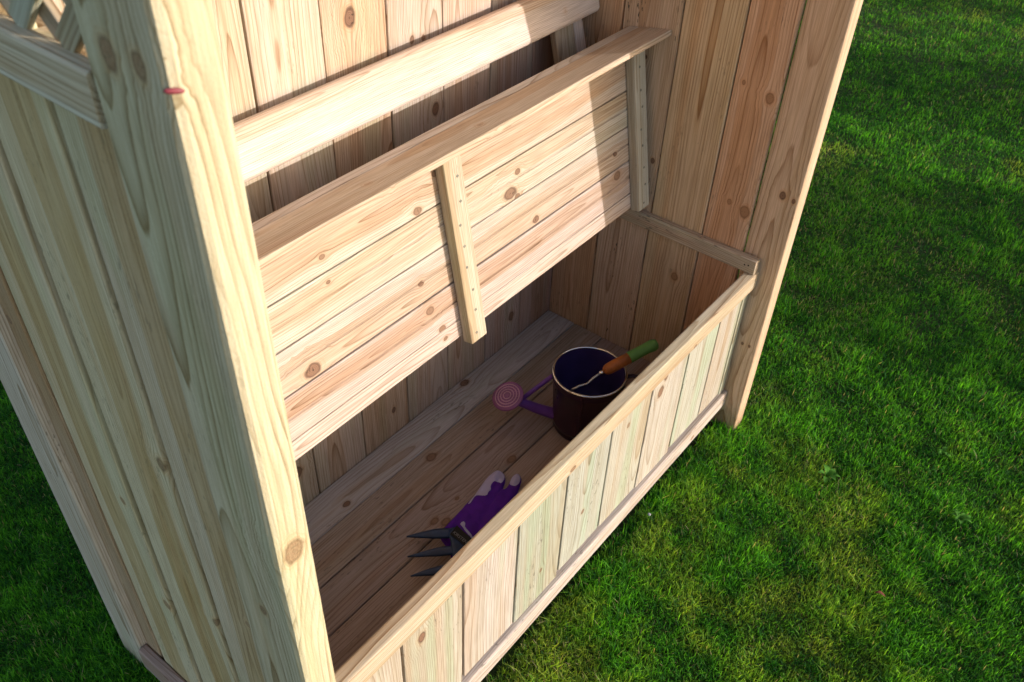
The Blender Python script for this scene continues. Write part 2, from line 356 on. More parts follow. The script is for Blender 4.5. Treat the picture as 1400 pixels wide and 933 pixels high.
for i in range(10):
    a, b = fb[i], fb[i+1]; zb = .0705+[.0, .001, .008, .001, .013, .009, .001, .012, .010, .001][i]
    board('front_board', ((a+b)/2, .0175, zb), (0, 0, 1), (0, -1, 0), .4025-zb, b-a-.0055, .013, root, fbt[i], fbk.get(i, ()), profile=prof_box(b-a-.0055, .013, .0020, tongue=.0085 if i > 0 else False), heart=.02, green=1.1, dirt=.6, auto=.4 if i in (2, 5, 7) else 0,
          bevel=.0022, nseg=2, vary=.02)
board('front_batten', (XL+.002, .0365, .085), (1, 0, 0), (0, -1, 0), XR-XL-.004, .07, .019, root, 'tan')
board('front_batten', (XL+.002, .0365, .375), (1, 0, 0), (0, -1, 0), XR-XL-.004, .05, .019, root, 'tan')
# cleats on the side walls that carry the lid
cl = board('cleat', (1.3160, .004, .4688), (0, 1, 0), (-1, 0, 0), .53, .0364, .0215, root, (.56, .42, .26), green=.5, dirt=.7, auto=0, vary=0, pith=(.03, -.02, .03, .003))
board('cleat', (.0235, .03, .4688), (0, 1, 0), (1, 0, 0), .50, .0364, .0215, root, 'tan')
# backrest: round-edged top rail on leaning supports
lean = math.radians(15); ry, rz = math.sin(lean), math.cos(lean); nr = Vector((0, -rz, ry)); ur = Vector((0, ry, rz))
def round_prof(wd, th, r, n=6):
    p = []
    for cx, cy, a0 in ((wd/2-r, th/2-r, 0), (-wd/2+r, th/2-r, 90), (-wd/2+r, -th/2+r, 180), (wd/2-r, -th/2+r, 270)):
        for i in range(n+1):
            a = math.radians(a0+90*i/n); p.append((cx+r*math.cos(a), cy+r*math.sin(a)))
    return p[::-1]
pc = Vector((XL+.003, .489, .920))+ur*.043+(-nr)*.016
o = board('backrest_rail', pc, (1, 0, 0), nr, 1.308, .086, .032, root, (.76, .62, .47), profile=round_prof(.086, .032, .0135), green=0, dirt=.1, auto=0, vary=0,
      knots=[((1.2, .492, .955), .007)], pith=(.045, .03, .03, .0032))
for x, wd, t in ((1.232, .068, (.46, .36, .24)), (.115, .068, (.46, .36, .24))):
    st = Vector((x, .489, .920))+ur*.080-nr*.041
    board('backrest_support', st, -ur, nr, .50, wd, .016, root, t, green=.5, auto=.6)
    board('backrest_support', st+Vector((.0525, 0, 0))-ur*.0, -ur, nr, .50, .034, .016, root, 'pale', green=1)
# pitched board roof above (keeps the sky off the inside)
for sx, x0, x1 in ((1, -.10, .68), (-1, 1.48, .68)):
    dv = Vector((.78*sx, 0, .36)).normalized(); nv = Vector((-.36*sx, 0, .78)).normalized(); L = math.hypot(.80, .36)
    for k in range(6):
        board('roof_board', Vector((x0, -.09+k*.146+.02, TOP-.02))+nv*.02, dv, nv, L, .144, .018, root, 'tan')
    for yy in (-.03, .60):
        board('roof_rafter', Vector((x0+.03*sx, yy, TOP-.03))-nv*.012, dv, nv, L-.03, .045, .045, root, 'cream')
# ------------------------------------------------------------------ raised lid
th = .1831; cth, sth = math.cos(th), math.sin(th)
LB_ = Vector((0, .3168, .5157)); LU = Vector((0, sth, cth)); LN = Vector((0, -cth, sth))
def LP(x, s, n=0.): return Vector((x, 0, 0))+LB_+LU*s+LN*n
se = [0, .0394, .1204, .2014, .2824, .4050]
lt = [(.58, .45, .34), (.57, .44, .34), (.62, .52, .40), (.60, .52, .38), (.62, .50, .38)]
lk = [[(LP(.616, .021), .005)],
      [(LP(.59, .098), .009), (LP(.612, .045), .006), (LP(1.216, .105), .009)],
      [(LP(.319, .137), .0125), (LP(.582, .160), .005), (LP(1.213, .158), .006), (LP(.918, .133), .007)],
      [(LP(.850, .220), .0125), (LP(.879, .254), .006), (LP(.87, .205), .006), (LP(.391, .265), .004)],
      [(LP(.605, .293), .007), (LP(.391, .311), .005), (LP(.66, .34), .005)]]
LX0 = XL+.004
for i in range(5):
    a, b = se[i], se[i+1]; wd = b-a-.0022
    pf = prof_box(wd, .026, .0022, groove=(i in (1, 2, 3)))
    if i == 4:
        gpos = .3229-(a+b)/2
        pf = [(x+gpos*(-1) if abs(x) < .003 and z > .005 else x, z) for x, z in prof_box(wd, .026, .0022, groove=True)]
    board('lid_slat', LP(LX0, (a+b)/2, -.013), (1, 0, 0), LN, 1.326-LX0, wd, .026, root, lt[i], lk[i], profile=pf, green=.25, dirt=.12, auto=.5 if i in (3, 4) else 0,
          nseg=8, bow=.0007, vary=.0, pith=[(0, .03, .04, .004), (.01, .022, .05, .0045), (-.02, .03, .04, .0032), (.02, .022, .045, .0045), (-.015, .018, .05, .005)][i])
board('lid_fascia', LP(LX0, .3985, .0398), (1, 0, 0), LU, 1.3262-LX0, .0790, .0125, root, (.62, .47, .32), green=.1, dirt=.15, bevel=.0022, auto=0, vary=0,
      knots=[((.741, .348, .93), .008), ((.477, .354, .93), .008)], pith=(.02, .03, .04, .004))
for bi, xc in enumerate((.06, .6835, 1.2895)):
    bt_ = board('lid_batten', LP(xc, -.012 if bi != 2 else -.003, .0117), LU, LN, .402 if bi != 2 else .393, .046, .0228, root,
                (.58, .50, .34) if bi != 2 else (.56, .53, .38), green=.8, dirt=.2, auto=0, vary=.0, bevel=.0025, pith=(.015, .03, .03, .0036))
    for k in range(9):
        s0 = .375-k*.0455+(.002 if k % 2 else -.002)
        if s0 < .004: continue
        V = []; F = []
        for ring, (r, h) in enumerate(((.0029, .0), (.0029, .0008), (.0022, .0010), (.0010, .0001))):
            for j in range(10): V.append((r*math.cos(j*.6283), r*math.sin(j*.6283), h))
        for ring in range(3):
            for j in range(10): F.append((ring*10+j, ring*10+(j+1) % 10, (ring+1)*10+(j+1) % 10, (ring+1)*10+j))
        F.append(tuple(range(30, 40)))
        sc = mesh_obj('screw', V, F, M_SCREW)
        p = LP(xc+random.uniform(-.007, .007), s0+random.uniform(-.004, .004), .0231)
        sc.matrix_basis = Matrix(((1, LU.x, LN.x, p.x), (0, LU.y, LN.y, p.y), (0, LU.z, LN.z, p.z), (0, 0, 0, 1)))
        attach(sc, bt_)
# two driven-nail holes at the end of the right cleat, screw on the support
for p in ((1.3051, .020, .472), (1.3051, .029, .470)):
    h = mesh_obj('nail', [(-.0003, .0022*math.cos(a*.785), .0022*math.sin(a*.785)) for a in range(8)], [tuple(range(8))], M_HOLE)
    h.location = p; attach(h, cl)
# small pink plug at the arris of the near left post
V = []; F = []
for i in range(9):
    t = i/8; x = -.007+.014*t; r = .0021*(.55+.45*math.sin(3.14*min(1, max(0, t*.9+.05))))*(1 if i not in (0, 8) else .5)
    for j in range(8): V.append((x, r*math.cos(j*.785)*1.0, r*math.sin(j*.785)*1.15))
for i in range(8):
    for j in range(8): F.append((i*8+j, i*8+(j+1) % 8, (i+1)*8+(j+1) % 8, (i+1)*8+j))
F += [tuple(range(8))[::-1], tuple(range(64, 72))]
pg = mesh_obj('wall_plug', V, F, M_PLUG, smooth=True); pg.location = (-.0335, -.0262, 1.372); pg.rotation_euler = (0, .2, -.35); attach(pg, root)
pg['label'] = 'small pink plastic plug across the front edge of the post'

# ------------------------------------------------------------------ lathe / tube tools
def lathe(prof, n=48, rot=None):
    V = []; F = []
    for r, z in prof:
        for j in range(n):
            a = 2*math.pi*j/n; V.append((r*math.cos(a), r*math.sin(a), z))
    for i in range(len(prof)-1):
        for j in range(n): F.append((i*n+j, i*n+(j+1) % n, (i+1)*n+(j+1) % n, (i+1)*n+j))
    return V, F
def tube(pts, rad, n=14, flat=1.0, caps=True):
    pts = [Vector(p) for p in pts]; V = []; F = []
    if not hasattr(rad, '__len__'): rad = [rad]*len(pts)
    up = Vector((0, 0, 1)); prev = None
    for i, p in enumerate(pts):
        d = (pts[min(i+1, len(pts)-1)]-pts[max(i-1, 0)]).normalized()
        a = prev if prev is not None else (up if abs(d.z) < .9 else Vector((1, 0, 0)))
        a = (a-d*a.dot(d)).normalized(); b = d.cross(a); prev = a
        for j in range(n):
            t = 2*math.pi*j/n; V.append(p+(a*math.cos(t)*flat+b*math.sin(t))*rad[i])
    for i in range(len(pts)-1):
        for j in range(n): F.append((i*n+j, i*n+(j+1) % n, (i+1)*n+(j+1) % n, (i+1)*n+j))
    if caps: F += [tuple(range(n))[::-1], tuple(range((len(pts)-1)*n, len(pts)*n))]
    return V, F
def bez(p, n=12):
    p = [Vector(q) for q in p]; out = []
    for i in range(n+1):
        t = i/n; q = p[:]
        while len(q) > 1: q = [q[k].lerp(q[k+1], t) for k in range(len(q)-1)]
        out.append(q[0])
    return out
# ------------------------------------------------------------------ watering can
FZ = .0455
cc = Vector((1.022, .232, FZ)); can = empty('watering_can', cc)
tag(can, 'plum coloured metal watering can with zinc rim standing in the open box', 'watering can')
H = .172
V, F = lathe([(.0, .004), (.072, .004), (.0745, .0), (.0765, .003), (.0765, .010), (.0775, .022), (.0790, .0235), (.0790, .0255), (.0780, .027), (.0825, .10), (.0858, .150), (.0872, .152), (.0872, .155), (.0862, .157), (.0868, .168), (.0868, H)], 64)
b = mesh_obj('body', V, F, M_CAN, smooth=True); b.location = cc; attach(b, can)
V = []; F = []
for i, z in enumerate((.012, .06, .11, .165)):
    r = .0768+.0098*z/.168
    for j, (da, dr) in enumerate(((-.05, 0), (-.035, .0014), (.035, .0014), (.05, 0))): V.append((math.cos(3.55+da)*(r+dr), math.sin(3.55+da)*(r+dr), z))
for i in range(3):
    for j in range(3): F.append((i*4+j, i*4+j+1, i*4+j+5, i*4+j+4))
sm = mesh_obj('seam', V, F, M_CAN, smooth=True); sm.location = cc; attach(sm, can)
V, F = lathe([(.0855, H), (.0855, .165), (.081, .10), (.0765, .012), (.0, .008)], 64)
b2 = mesh_obj('inner_wall', V, F, M_CANIN, smooth=True); b2.location = cc; attach(b2, can)
rp = [(.0862+.0030*math.cos(a), H+.0006+.0030*math.sin(a)) for a in [2*math.pi*k/10 for k in range(11)]]
V, F = lathe(rp, 72); b3 = mesh_obj('rim', V, F, M_ZINC, smooth=True); b3.location = cc; attach(b3, can)
RC = Vector((.902, .380, .132)); sdir = (RC-Vector((.972, .300, .075))).normalized()
V, F = tube(bez([(.980, .288, .072), (.948, .325, .088), RC-sdir*.012], 10), [.0150-.0045*i/10 for i in range(11)], 18)
mesh_obj('spout', V, F, M_SPOUT, can, True)
V, F = tube(bez([(.985, .309, .185), (.965, .325, .165), (.925, .357, .118)], 8), [.0058]*9, 12); mesh_obj('brace', V, F, M_SPOUT, can, True)
nrm = Vector((-.42, .10, .90)).normalized()
rot = nrm.to_track_quat('Z', 'Y').to_matrix().to_4x4()
V, F = lathe([(.0105, -.034), (.012, -.030), (.034, -.006), (.0392, -.002), (.0398, .001), (.0385, .003), (.030, .0048), (.015, .0062), (0, .0066)], 48)
ro = mesh_obj('rose', V, F, M_ROSE, smooth=True); ro.matrix_basis = Matrix.Translation(RC) @ rot; attach(ro, can)
for r0, z0 in ((.0305, .0046), (.0235, .0053), (.0165, .0058), (.0095, .0063)):
    n = 56; V, F = lathe([(r0-.0014, z0-.001), (r0-.0008, z0+.0009), (r0+.0008, z0+.0009), (r0+.0014, z0-.0012)], n)
    rr = mesh_obj('rose_ring', V, F, M_ROSERING, smooth=True); rr.matrix_basis = ro.matrix_basis.copy(); attach(rr, ro)
# perforations: sunk dots between the ridges, one joined piece
V = []; F = []
for r0, z0, n in ((.027, .0053, 26), (.020, .0059, 18), (.013, .0064, 11), (.006, .0068, 5)):
    for k in range(n):
        a = 2*math.pi*k/n; c0 = len(V)
        for j in range(6): V.append((r0*math.cos(a)+.0009*math.cos(j*1.047), r0*math.sin(a)+.0009*math.sin(j*1.047), z0))
        F.append(tuple(range(c0, c0+6)))
ph = mesh_obj('perforation', V, F, M_HOLE); ph.matrix_basis = ro.matrix_basis.copy(); attach(ph, ro); ph['kind'] = 'stuff'
hd = Vector((.62, -.78, 0)).normalized()
V, F = tube(bez([cc+hd*.085+Vector((0, 0, .155)), cc+hd*.125+Vector((0, 0, .185)), cc+hd*.155+Vector((0, 0, .12)), cc+hd*.12+Vector((0, 0, .05)), cc+hd*.079+Vector((0, 0, .045))], 16), [.0065]*17, 12, .6)
mesh_obj('handle', V, F, M_CAN, can, True)
# ------------------------------------------------------------------ hand tool lying across the rim of the can
e0, e1 = Vector((1.0325, .200, .2310)), Vector((1.158, .138, .272))
tool = empty('hand_weeder', e0); tag(tool, 'hand weeder with green and orange grip leaning in the mouth of the watering can', 'garden tool')
ax = (e1-e0)
def along(t, dz=0): return e0+ax*t+Vector((0, 0, dz))
ts = [0, .03, .08, .2, .34, .46]
V, F = tube([along(t) for t in ts], [.0075, .0115, .0135, .0142, .0136, .0134], 20); mesh_obj('wooden_grip', V, F, M_ORANGE, tool, True)
ts = [.462, .50, .65, .8, .92, .98, 1.0]
V, F = tube([along(t, -.004*max(0, t-.85)/.15) for t in ts], [.0136, .0142, .0136, .0135, .0150, .0125, .006], 20); mesh_obj('rubber_grip', V, F, M_GREEN, tool, True)
axn = ax.normalized()
V, F = tube([along(-.02), along(-.085)], [.0058, .0052], 14); mesh_obj('ferrule', V, F, M_ZINC, tool, True)
pts = [along(-.08), along(-.20)+Vector((0, 0, -.004)), along(-.30)+Vector((0, .0, -.012)), Vector((.978, .230, .204)), Vector((.962, .240, .196)), Vector((.958, .241, .172))]
V, F = tube(pts, [.0032, .0032, .0030, .0030, .0036, .002], 10); mesh_obj('shank', V, F, M_STEEL, tool, True)

# ------------------------------------------------------------------ glove
def inside(p, P):
    x, y = p; c = False; n = len(P)
    for i in range(n):
        (x1, y1), (x2, y2) = P[i], P[(i+1) % n]
        if (y1 > y) != (y2 > y) and x < (x2-x1)*(y-y1)/(y2-y1)+x1: c = not c
    return c
def dist_poly(p, P):
    best = 1e9; bp = None
    for i in range(len(P)):
        a = Vector(P[i]); b = Vector(P[(i+1) % len(P)]); d = b-a; q = Vector(p); t = max(0, min(1, (q-a).dot(d)/max(d.length_squared, 1e-12)))
        r = a+d*t; l = (q-r).length
        if l < best: best = l; bp = r
    return best, bp
def smooth_poly(P, it=2):
    for _ in range(it):
        Q = []
        for i in range(len(P)):
            a = Vector(P[i]); b = Vector(P[(i+1) % len(P)]); Q += [tuple(a*.75+b*.25), tuple(a*.25+b*.75)]
        P = Q
    return P
GLOVE = [(.533, .279), (.573, .283), (.61, .285), (.637, .288), (.671, .289), (.71, .298), (.743, .301), (.761, .296), (.764, .278), (.750, .262), (.720, .250),
         (.737, .246), (.763, .258), (.781, .256), (.783, .242), (.766, .230), (.730, .216), (.722, .213), (.758, .219), (.765, .210), (.755, .198), (.719, .190),
         (.690, .183), (.680, .165), (.650, .160), (.600, .168), (.559, .170), (.519, .172), (.503, .21), (.523, .239)]
gp = smooth_poly(GLOVE)
def hfun(x, y, d):
    h = .0125*math.sqrt(min(1, d/.016)*(2-min(1, d/.016)))
    fold = .0012*math.sin(x*160+y*60)+.001*math.sin(y*240-x*90)+.0012*math.sin(x*55-y*130)
    for (ax_, ay_, bx_, by_, dp) in ((.722, .252, .660, .240, .0045), (.724, .214, .655, .214, .004), (.735, .272, .690, .262, .0022), (.640, .205, .560, .215, .0025), (.62, .27, .60, .19, .0018)):
        a = Vector((ax_, ay_)); b = Vector((bx_, by_)); t = max(0, min(1, (Vector((x, y))-a).dot(b-a)/(b-a).length_squared))
        q = (Vector((x, y))-(a+(b-a)*t)).length; fold -= dp*(1-.5*t)*math.exp(-(q/.0032)**2)
    if x < .572: fold += .0011*math.sin(x*1150)
    return h+fold*min(1, d/.006)
def puff(name, P, mat, parent, lift=0., base=None, step=.0022):
    xs = [p[0] for p in P]; ys = [p[1] for p in P]; x0, y0 = min(xs)-step, min(ys)-step
    nx, ny = int((max(xs)-x0)/step)+2, int((max(ys)-y0)/step)+2; idx = {}; V = []; F = []
    ins = [[inside((x0+i*step, y0+j*step), P) for j in range(ny)] for i in range(nx)]
    def vert(i, j):
        if (i, j) in idx: return idx[(i, j)]
        p = (x0+i*step, y0+j*step)
        if not ins[i][j]: d, r = dist_poly(p, P); p = (r.x, r.y)
        d = dist_poly(p, gp)[0] if inside(p, gp) or base is None else 0
        z = FZ+.0008+hfun(p[0], p[1], d)+lift
        idx[(i, j)] = len(V); V.append((p[0], p[1], z)); return idx[(i, j)]
    for i in range(nx-1):
        for j in range(ny-1):
            if sum((ins[i][j], ins[i+1][j], ins[i+1][j+1], ins[i][j+1])) >= 1:
                F.append((vert(i, j), vert(i+1, j), vert(i+1, j+1), vert(i, j+1)))
    return mesh_obj(name, V, F, mat, parent, True)
gl = empty('glove', (.64, .23, FZ)); tag(gl, 'purple gardening glove with lilac fingertips lying on the box floor', 'glove')
puff('knit_hand', gp, M_GLOVE, gl)
C1 = [(.637, .282), (.646, .283), (.668, .287), (.707, .296), (.74, .299), (.758, .294), (.760, .276), (.752, .266), (.73, .259), (.729, .27), (.723, .277), (.709, .275), (.699, .265),
      (.691, .266), (.68, .262), (.672, .274), (.665, .283), (.652, .279), (.64, .277)]
C2 = [(.761, .2555), (.778, .254), (.780, .242), (.763, .231), (.741, .229), (.739, .245)]
puff('latex_fingertip', smooth_poly(C1, 1), M_COAT, gl, .0010, 1, .0013)
puff('latex_fingertip', smooth_poly(C2, 2), M_COAT, gl, .0010, 1, .0013)
puff('lilac_trim', [(.581, .256), (.587, .257), (.592, .255), (.59, .249), (.582, .243), (.573, .209), (.567, .209)], M_COAT, gl, .0012, 1, .0013)
puff('lilac_trim', [(.548, .224), (.552, .221), (.551, .209), (.543, .212)], M_COAT, gl, .0012, 1, .0013)
tz = .0865
TG = [(.532, .2415), (.5585, .2455), (.5515, .193), (.5285, .195)]
V = [(x, y, tz) for x, y in TG]+[(x, y, tz+.0012) for x, y in TG]
lab = mesh_obj('label_tag', V, [(3, 2, 1, 0), (4, 5, 6, 7), (0, 1, 5, 4), (1, 2, 6, 5), (2, 3, 7, 6), (3, 0, 4, 7)], M_TAG, gl)
cu = bpy.data.curves.new('tag_text', 'FONT'); cu.body = 'KIRSTEN'; cu.size = .0105; cu.align_x = 'CENTER'; cu.align_y = 'CENTER'; cu.extrude = .0002
tob = bpy.data.objects.new('tmp', cu); COL.objects.link(tob); dg = bpy.context.evaluated_depsgraph_get(); me = bpy.data.meshes.new_from_object(tob.evaluated_get(dg))
bpy.data.objects.remove(tob); me.materials.clear(); me.materials.append(M_TAGTXT)
to = bpy.data.objects.new('lettering', me); COL.objects.link(to); to.location = (.5385, .2190, tz+.0016); to.rotation_euler = (0, 0, math.radians(-94)); attach(to, lab)
# ------------------------------------------------------------------ hand fork
fk_ = empty('hand_fork', (.50, .23, FZ)); tag(fk_, 'dark navy three-pronged hand fork resting on the cuff of the purple glove', 'hand fork')
def prong(tip, mid, rootp, w0, w1):
    tip, mid, rootp = Vector(tip), Vector(mid), Vector(rootp); c = bez([tip, mid, rootp], 10); V = []; F = []
    for i, p in enumerate(c):
        t = i/10; d = (c[min(i+1, 10)]-c[max(0, i-1)]); n = Vector((-d.y, d.x)).normalized(); ww = (w0+(w1-w0)*min(1, t*1.5)**.8)/2
        z = .068+.014*math.sin(t*1.57)-.004*(1-t)
        for sx, dz in ((-1, -.0012), (-.55, .0016), (.55, .0016), (1, -.0012), (.5, -.0026), (-.5, -.0026)):
            V.append((p.x+n.x*ww*sx, p.y+n.y*ww*sx, z+dz))
    for i in range(10):
        for j in range(6): F.append((i*6+j, i*6+(j+1) % 6, (i+1)*6+(j+1) % 6, (i+1)*6+j))
    F += [tuple(range(6))[::-1], tuple(range(60, 66))]
    return mesh_obj('prong', V, F, M_BLUE, fk_, True)
prong((.4805, .321), (.505, .287), (.540, .243), .001, .0270)
prong((.4440, .284), (.476, .247), (.513, .208), .001, .0240)
prong((.4130, .246), (.441, .218), (.478, .176), .001, .0240)
bp = smooth_poly([(.5475, .2555), (.560, .243), (.552, .222), (.535, .190), (.520, .165), (.495, .150), (.472, .160), (.468, .185), (.482, .186), (.490, .195), (.500, .208), (.512, .222), (.523, .232), (.530, .245)], 2)
n = len(bp); cx = sum(p[0] for p in bp)/n; cy = sum(p[1] for p in bp)/n
V = [(x, y, .0795) for x, y in bp]+[(x, y, .0825) for x, y in bp]+[(cx+(x-cx)*.75, cy+(y-cy)*.75, .0850) for x, y in bp]+[(cx, cy, .0855)]
F = [tuple(range(n))[::-1]]+[(i, (i+1) % n, n+(i+1) % n, n+i) for i in range(n)]+[(n+i, n+(i+1) % n, 2*n+(i+1) % n, 2*n+i) for i in range(n)]+[(2*n+i, 2*n+(i+1) % n, 3*n) for i in range(n)]
mesh_obj('fork_head', V, F, M_BLUE, fk_, True)
V, F = tube([(.515, .178, .083), (.545, .145, .086), (.565, .125, .084)], [.006, .0055, .007], 14); mesh_obj('neck', V, F, M_BLUE, fk_, True)
V, F = tube(bez([(.565, .126, .084), (.60, .105, .080), (.66, .075, .072), (.69, .062, .068)], 10), [.010, .0125, .014, .0145, .014, .0135, .0135, .014, .014, .011, .005], 18)
mesh_obj('handle', V, F, M_GREEN, fk_, True)

# ------------------------------------------------------------------ ground sheet
def axis(a, b, lo, hi, fine, coarse_n):
    mid = np.arange(a, b, fine); left = a-(np.geomspace(1, 1+(a-lo), coarse_n)[1:]-1); right = b+(np.geomspace(1, 1+(hi-b), coarse_n)-1)
    return np.concatenate([left[::-1], mid, right])
gx = axis(-1.5, 7.5, -200, 200, .06, 14); gy = axis(-3, 4, -200, 200, .06, 14)
def ground_h(x, y):
    return GZ-.004+.006*np.sin(x*2.1+y*1.3)*np.sin(y*2.7-x*.8)+.004*np.sin(x*6.1-y*4.4+1)*np.sin(y*7.3+x*2.2)-.004
XX, YY = np.meshgrid(gx, gy, indexing='ij'); ZZ = ground_h(XX, YY)
VV = np.stack([XX, YY, ZZ], -1).reshape(-1, 3); nxg, nyg = XX.shape
F = [(i*nyg+j, (i+1)*nyg+j, (i+1)*nyg+j+1, i*nyg+j+1) for i in range(nxg-1) for j in range(nyg-1)]
s = NT('soil and moss'); co = s.n('ShaderNodeTexCoord').outputs['Object']
nn = s.noise(co, 38, 4, .65); n2 = s.noise(co, 4, 3)
cg = s.mix(s.ss(nn, .35, .65), (.022, .040, .010), (.055, .085, .018)); cg = s.mix(s.ss(n2, .45, .7, 0, .7), cg, (.060, .052, .028))
s.bsdf(cg, .95, .1, s.bump(nn, .02))
g = mesh_obj('ground', VV.tolist(), F, s.m, smooth=True); g['kind'] = 'structure'; g['label'] = 'mossy lawn soil under the grass'

# ------------------------------------------------------------------ grass blades (one mesh of small bent blades, denser near the seat)
rng = np.random.default_rng(11)
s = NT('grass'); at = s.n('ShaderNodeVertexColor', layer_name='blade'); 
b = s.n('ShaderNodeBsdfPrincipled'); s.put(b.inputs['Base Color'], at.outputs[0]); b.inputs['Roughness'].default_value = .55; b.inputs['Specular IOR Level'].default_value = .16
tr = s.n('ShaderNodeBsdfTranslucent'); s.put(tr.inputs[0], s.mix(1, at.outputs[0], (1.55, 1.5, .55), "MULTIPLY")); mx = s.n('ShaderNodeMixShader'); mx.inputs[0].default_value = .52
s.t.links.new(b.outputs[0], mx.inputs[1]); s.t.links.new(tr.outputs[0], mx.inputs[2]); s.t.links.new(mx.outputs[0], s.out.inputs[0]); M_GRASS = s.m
def vnoise(x, y, sc, seed):
    r = np.random.default_rng(seed); T = r.random((64, 64)); X = x*sc; Y = y*sc; xi = np.floor(X).astype(int); yi = np.floor(Y).astype(int); fx = X-xi; fy = Y-yi
    fx = fx*fx*(3-2*fx); fy = fy*fy*(3-2*fy); g_ = lambda a, b_: T[a % 64, b_ % 64]
    return (g_(xi, yi)*(1-fx)+g_(xi+1, yi)*fx)*(1-fy)+(g_(xi, yi+1)*(1-fx)+g_(xi+1, yi+1)*fx)*fy
def sample_ground(N):
    """points on the lawn where the camera (and a camera a step aside) can see it, density falling with distance"""
    R3 = np.array(cam.rotation_euler.to_matrix()); c0 = np.array(cam.location); out = []; tot = 0
    while tot < N:
        m = 400000; d = np.exp(rng.uniform(math.log(.55), math.log(9.0), m)); az = rng.uniform(-math.pi, math.pi, m)
        x = c0[0]+d*np.cos(az); y = c0[1]+d*np.sin(az); keep = rng.random(m) < np.where(d < 1.6, (d/1.6)**2, 1.0)
        P = np.stack([x, y, np.full(m, GZ)], 1)-c0; q = P@R3; u = q[:, 0]/-q[:, 2]*1222.96; v = q[:, 1]/-q[:, 2]*1222.96
        keep &= (q[:, 2] < -.1) & (np.abs(u) < 700*1.13+40) & (np.abs(v) < 467*1.10+60)
        keep &= ~((x > -.03) & (x < 1.39) & (y > .012) & (y < .60))
        out.append(np.stack([x[keep], y[keep]], 1)); tot += keep.sum()
    return np.concatenate(out)[:N]
def make_grass(N, name):
    p = sample_ground(N); x, y = p[:, 0], p[:, 1]; dist = np.hypot(x-cam.location.x, y-cam.location.y)
    big = vnoise(x, y, 1.7, 1)*.6+vnoise(x, y, 4.3, 2)*.4; mid = vnoise(x, y, 11, 3); fine = vnoise(x, y, 32, 4); moss = vnoise(x+3, y-5, 2.6, 5)*.6+vnoise(x, y, 8, 6)*.4
    scale = np.clip(dist/1.6, 1, 2.6)**.65
    h = (.012+.015*rng.random(N)**1.6)*(.65+.7*mid)*(.8+.4*big)
    edge = np.maximum(np.maximum(-.04-x, x-1.41), np.maximum(-.045-y, y-.65)); h = np.where((edge < .035) & (rng.random(N) < .5), h*rng.uniform(1.1, 1.6, N), h)
    tall = rng.random(N) < .012; h = np.where(tall, h*1.7, h)
    wd = (.0010+.0013*rng.random(N)**1.5)*scale
    th_ = rng.uniform(0, 2*np.pi, N)+2.2*(vnoise(x, y, 6, 8)-.5); leanv = np.clip(rng.normal(.62, .55, N), .03, 1.5)
    dx, dy = np.cos(th_), np.sin(th_); px, py = -dy, dx
    zb = ground_h(x, y)-.002
    L1 = h*.55; l1 = leanv*.6; l2 = np.clip(leanv*1.35, 0, 1.7)
    base = np.stack([x, y, zb], 1)
    m1 = base+np.stack([dx*L1*np.sin(l1), dy*L1*np.sin(l1), L1*np.cos(l1)], 1); L2 = h*.62
    tip = m1+np.stack([dx*L2*np.sin(l2), dy*L2*np.sin(l2), L2*np.cos(l2)*.95], 1); tw = np.stack([px, py, np.zeros(N)], 1)
    tip[:, 2] = np.maximum(tip[:, 2], zb+.003)
    V = np.stack([base-tw*wd[:, None]*.42, base+tw*wd[:, None]*.42, m1+tw*wd[:, None]*.5, m1-tw*wd[:, None]*.5, tip], 1).reshape(-1, 3)
    me = bpy.data.meshes.new(name); me.vertices.add(5*N); me.vertices.foreach_set('co', V.astype(np.float32).ravel())
    i0 = np.arange(N)*5; loops = np.stack([i0, i0+1, i0+2, i0+3, i0+3, i0+2, i0+4], 1).ravel()
    me.loops.add(7*N); me.loops.foreach_set('vertex_index', loops.astype(np.int32))
    st = np.stack([np.arange(N)*7, np.arange(N)*7+4], 1).ravel(); me.polygons.add(2*N); me.polygons.foreach_set('loop_start', st.astype(np.int32))
    me.polygons.foreach_set('loop_total', np.tile([4, 3], N).astype(np.int32))
    me.update(calc_edges=True); me.validate()
    c_dark = np.array([.016, .105, .013]); c_mid = np.array([.14, .44, .030]); c_yel = np.array([.42, .52, .08]); c_blu = np.array([.045, .16, .05]); c_str = np.array([.46, .40, .22])
    t = np.clip(rng.normal(.42, .30, N)+.7*(fine-.5)+.6*(mid-.5), 0, 1)[:, None]; c = c_dark*(1-t)+c_mid*t
    moss_sun = np.clip((moss-.50)*3.0+.2*np.clip(1.5-dist*.45, 0, 1)+1.6*(vnoise(x, y, 19, 12)-.55)+.5*np.exp(-((x*.898+y*.44-2.87)/.16)**2)-.35*np.exp(-((x*.898+y*.44-1.9)/.5)**2), 0, 1)*.95  # moss patches, plus sun streak and tree shade painted into blade colour
    uu = x*.898+y*.44; moss_sun = moss_sun*np.clip(.18+np.clip(2.15-dist, 0, 1)+.8*np.exp(-((uu-2.87)/.18)**2)+.5*(uu > 4.2), 0, 1)  # yellow kept near the camera and along the painted sun streaks
    moss_sun = moss_sun*np.clip((x+.1)/.5-np.clip((y-.3)/.6, 0, 1)*(x < 1.2), 0, 1)*rng.uniform(.25, 1, N); c = c*(1-moss_sun[:, None])+c_yel*moss_sun[:, None]  # yellow faded out to paint the arbour's shade on the left lawn
    r = rng.random(N); c = np.where((r < .10)[:, None], c_blu, c); c = np.where(((r > .975) | ((r > .92) & (moss > .68)))[:, None], c_str*rng.uniform(.6, 1, N)[:, None], c)
    c *= rng.uniform(.75, 1.25, N)[:, None]
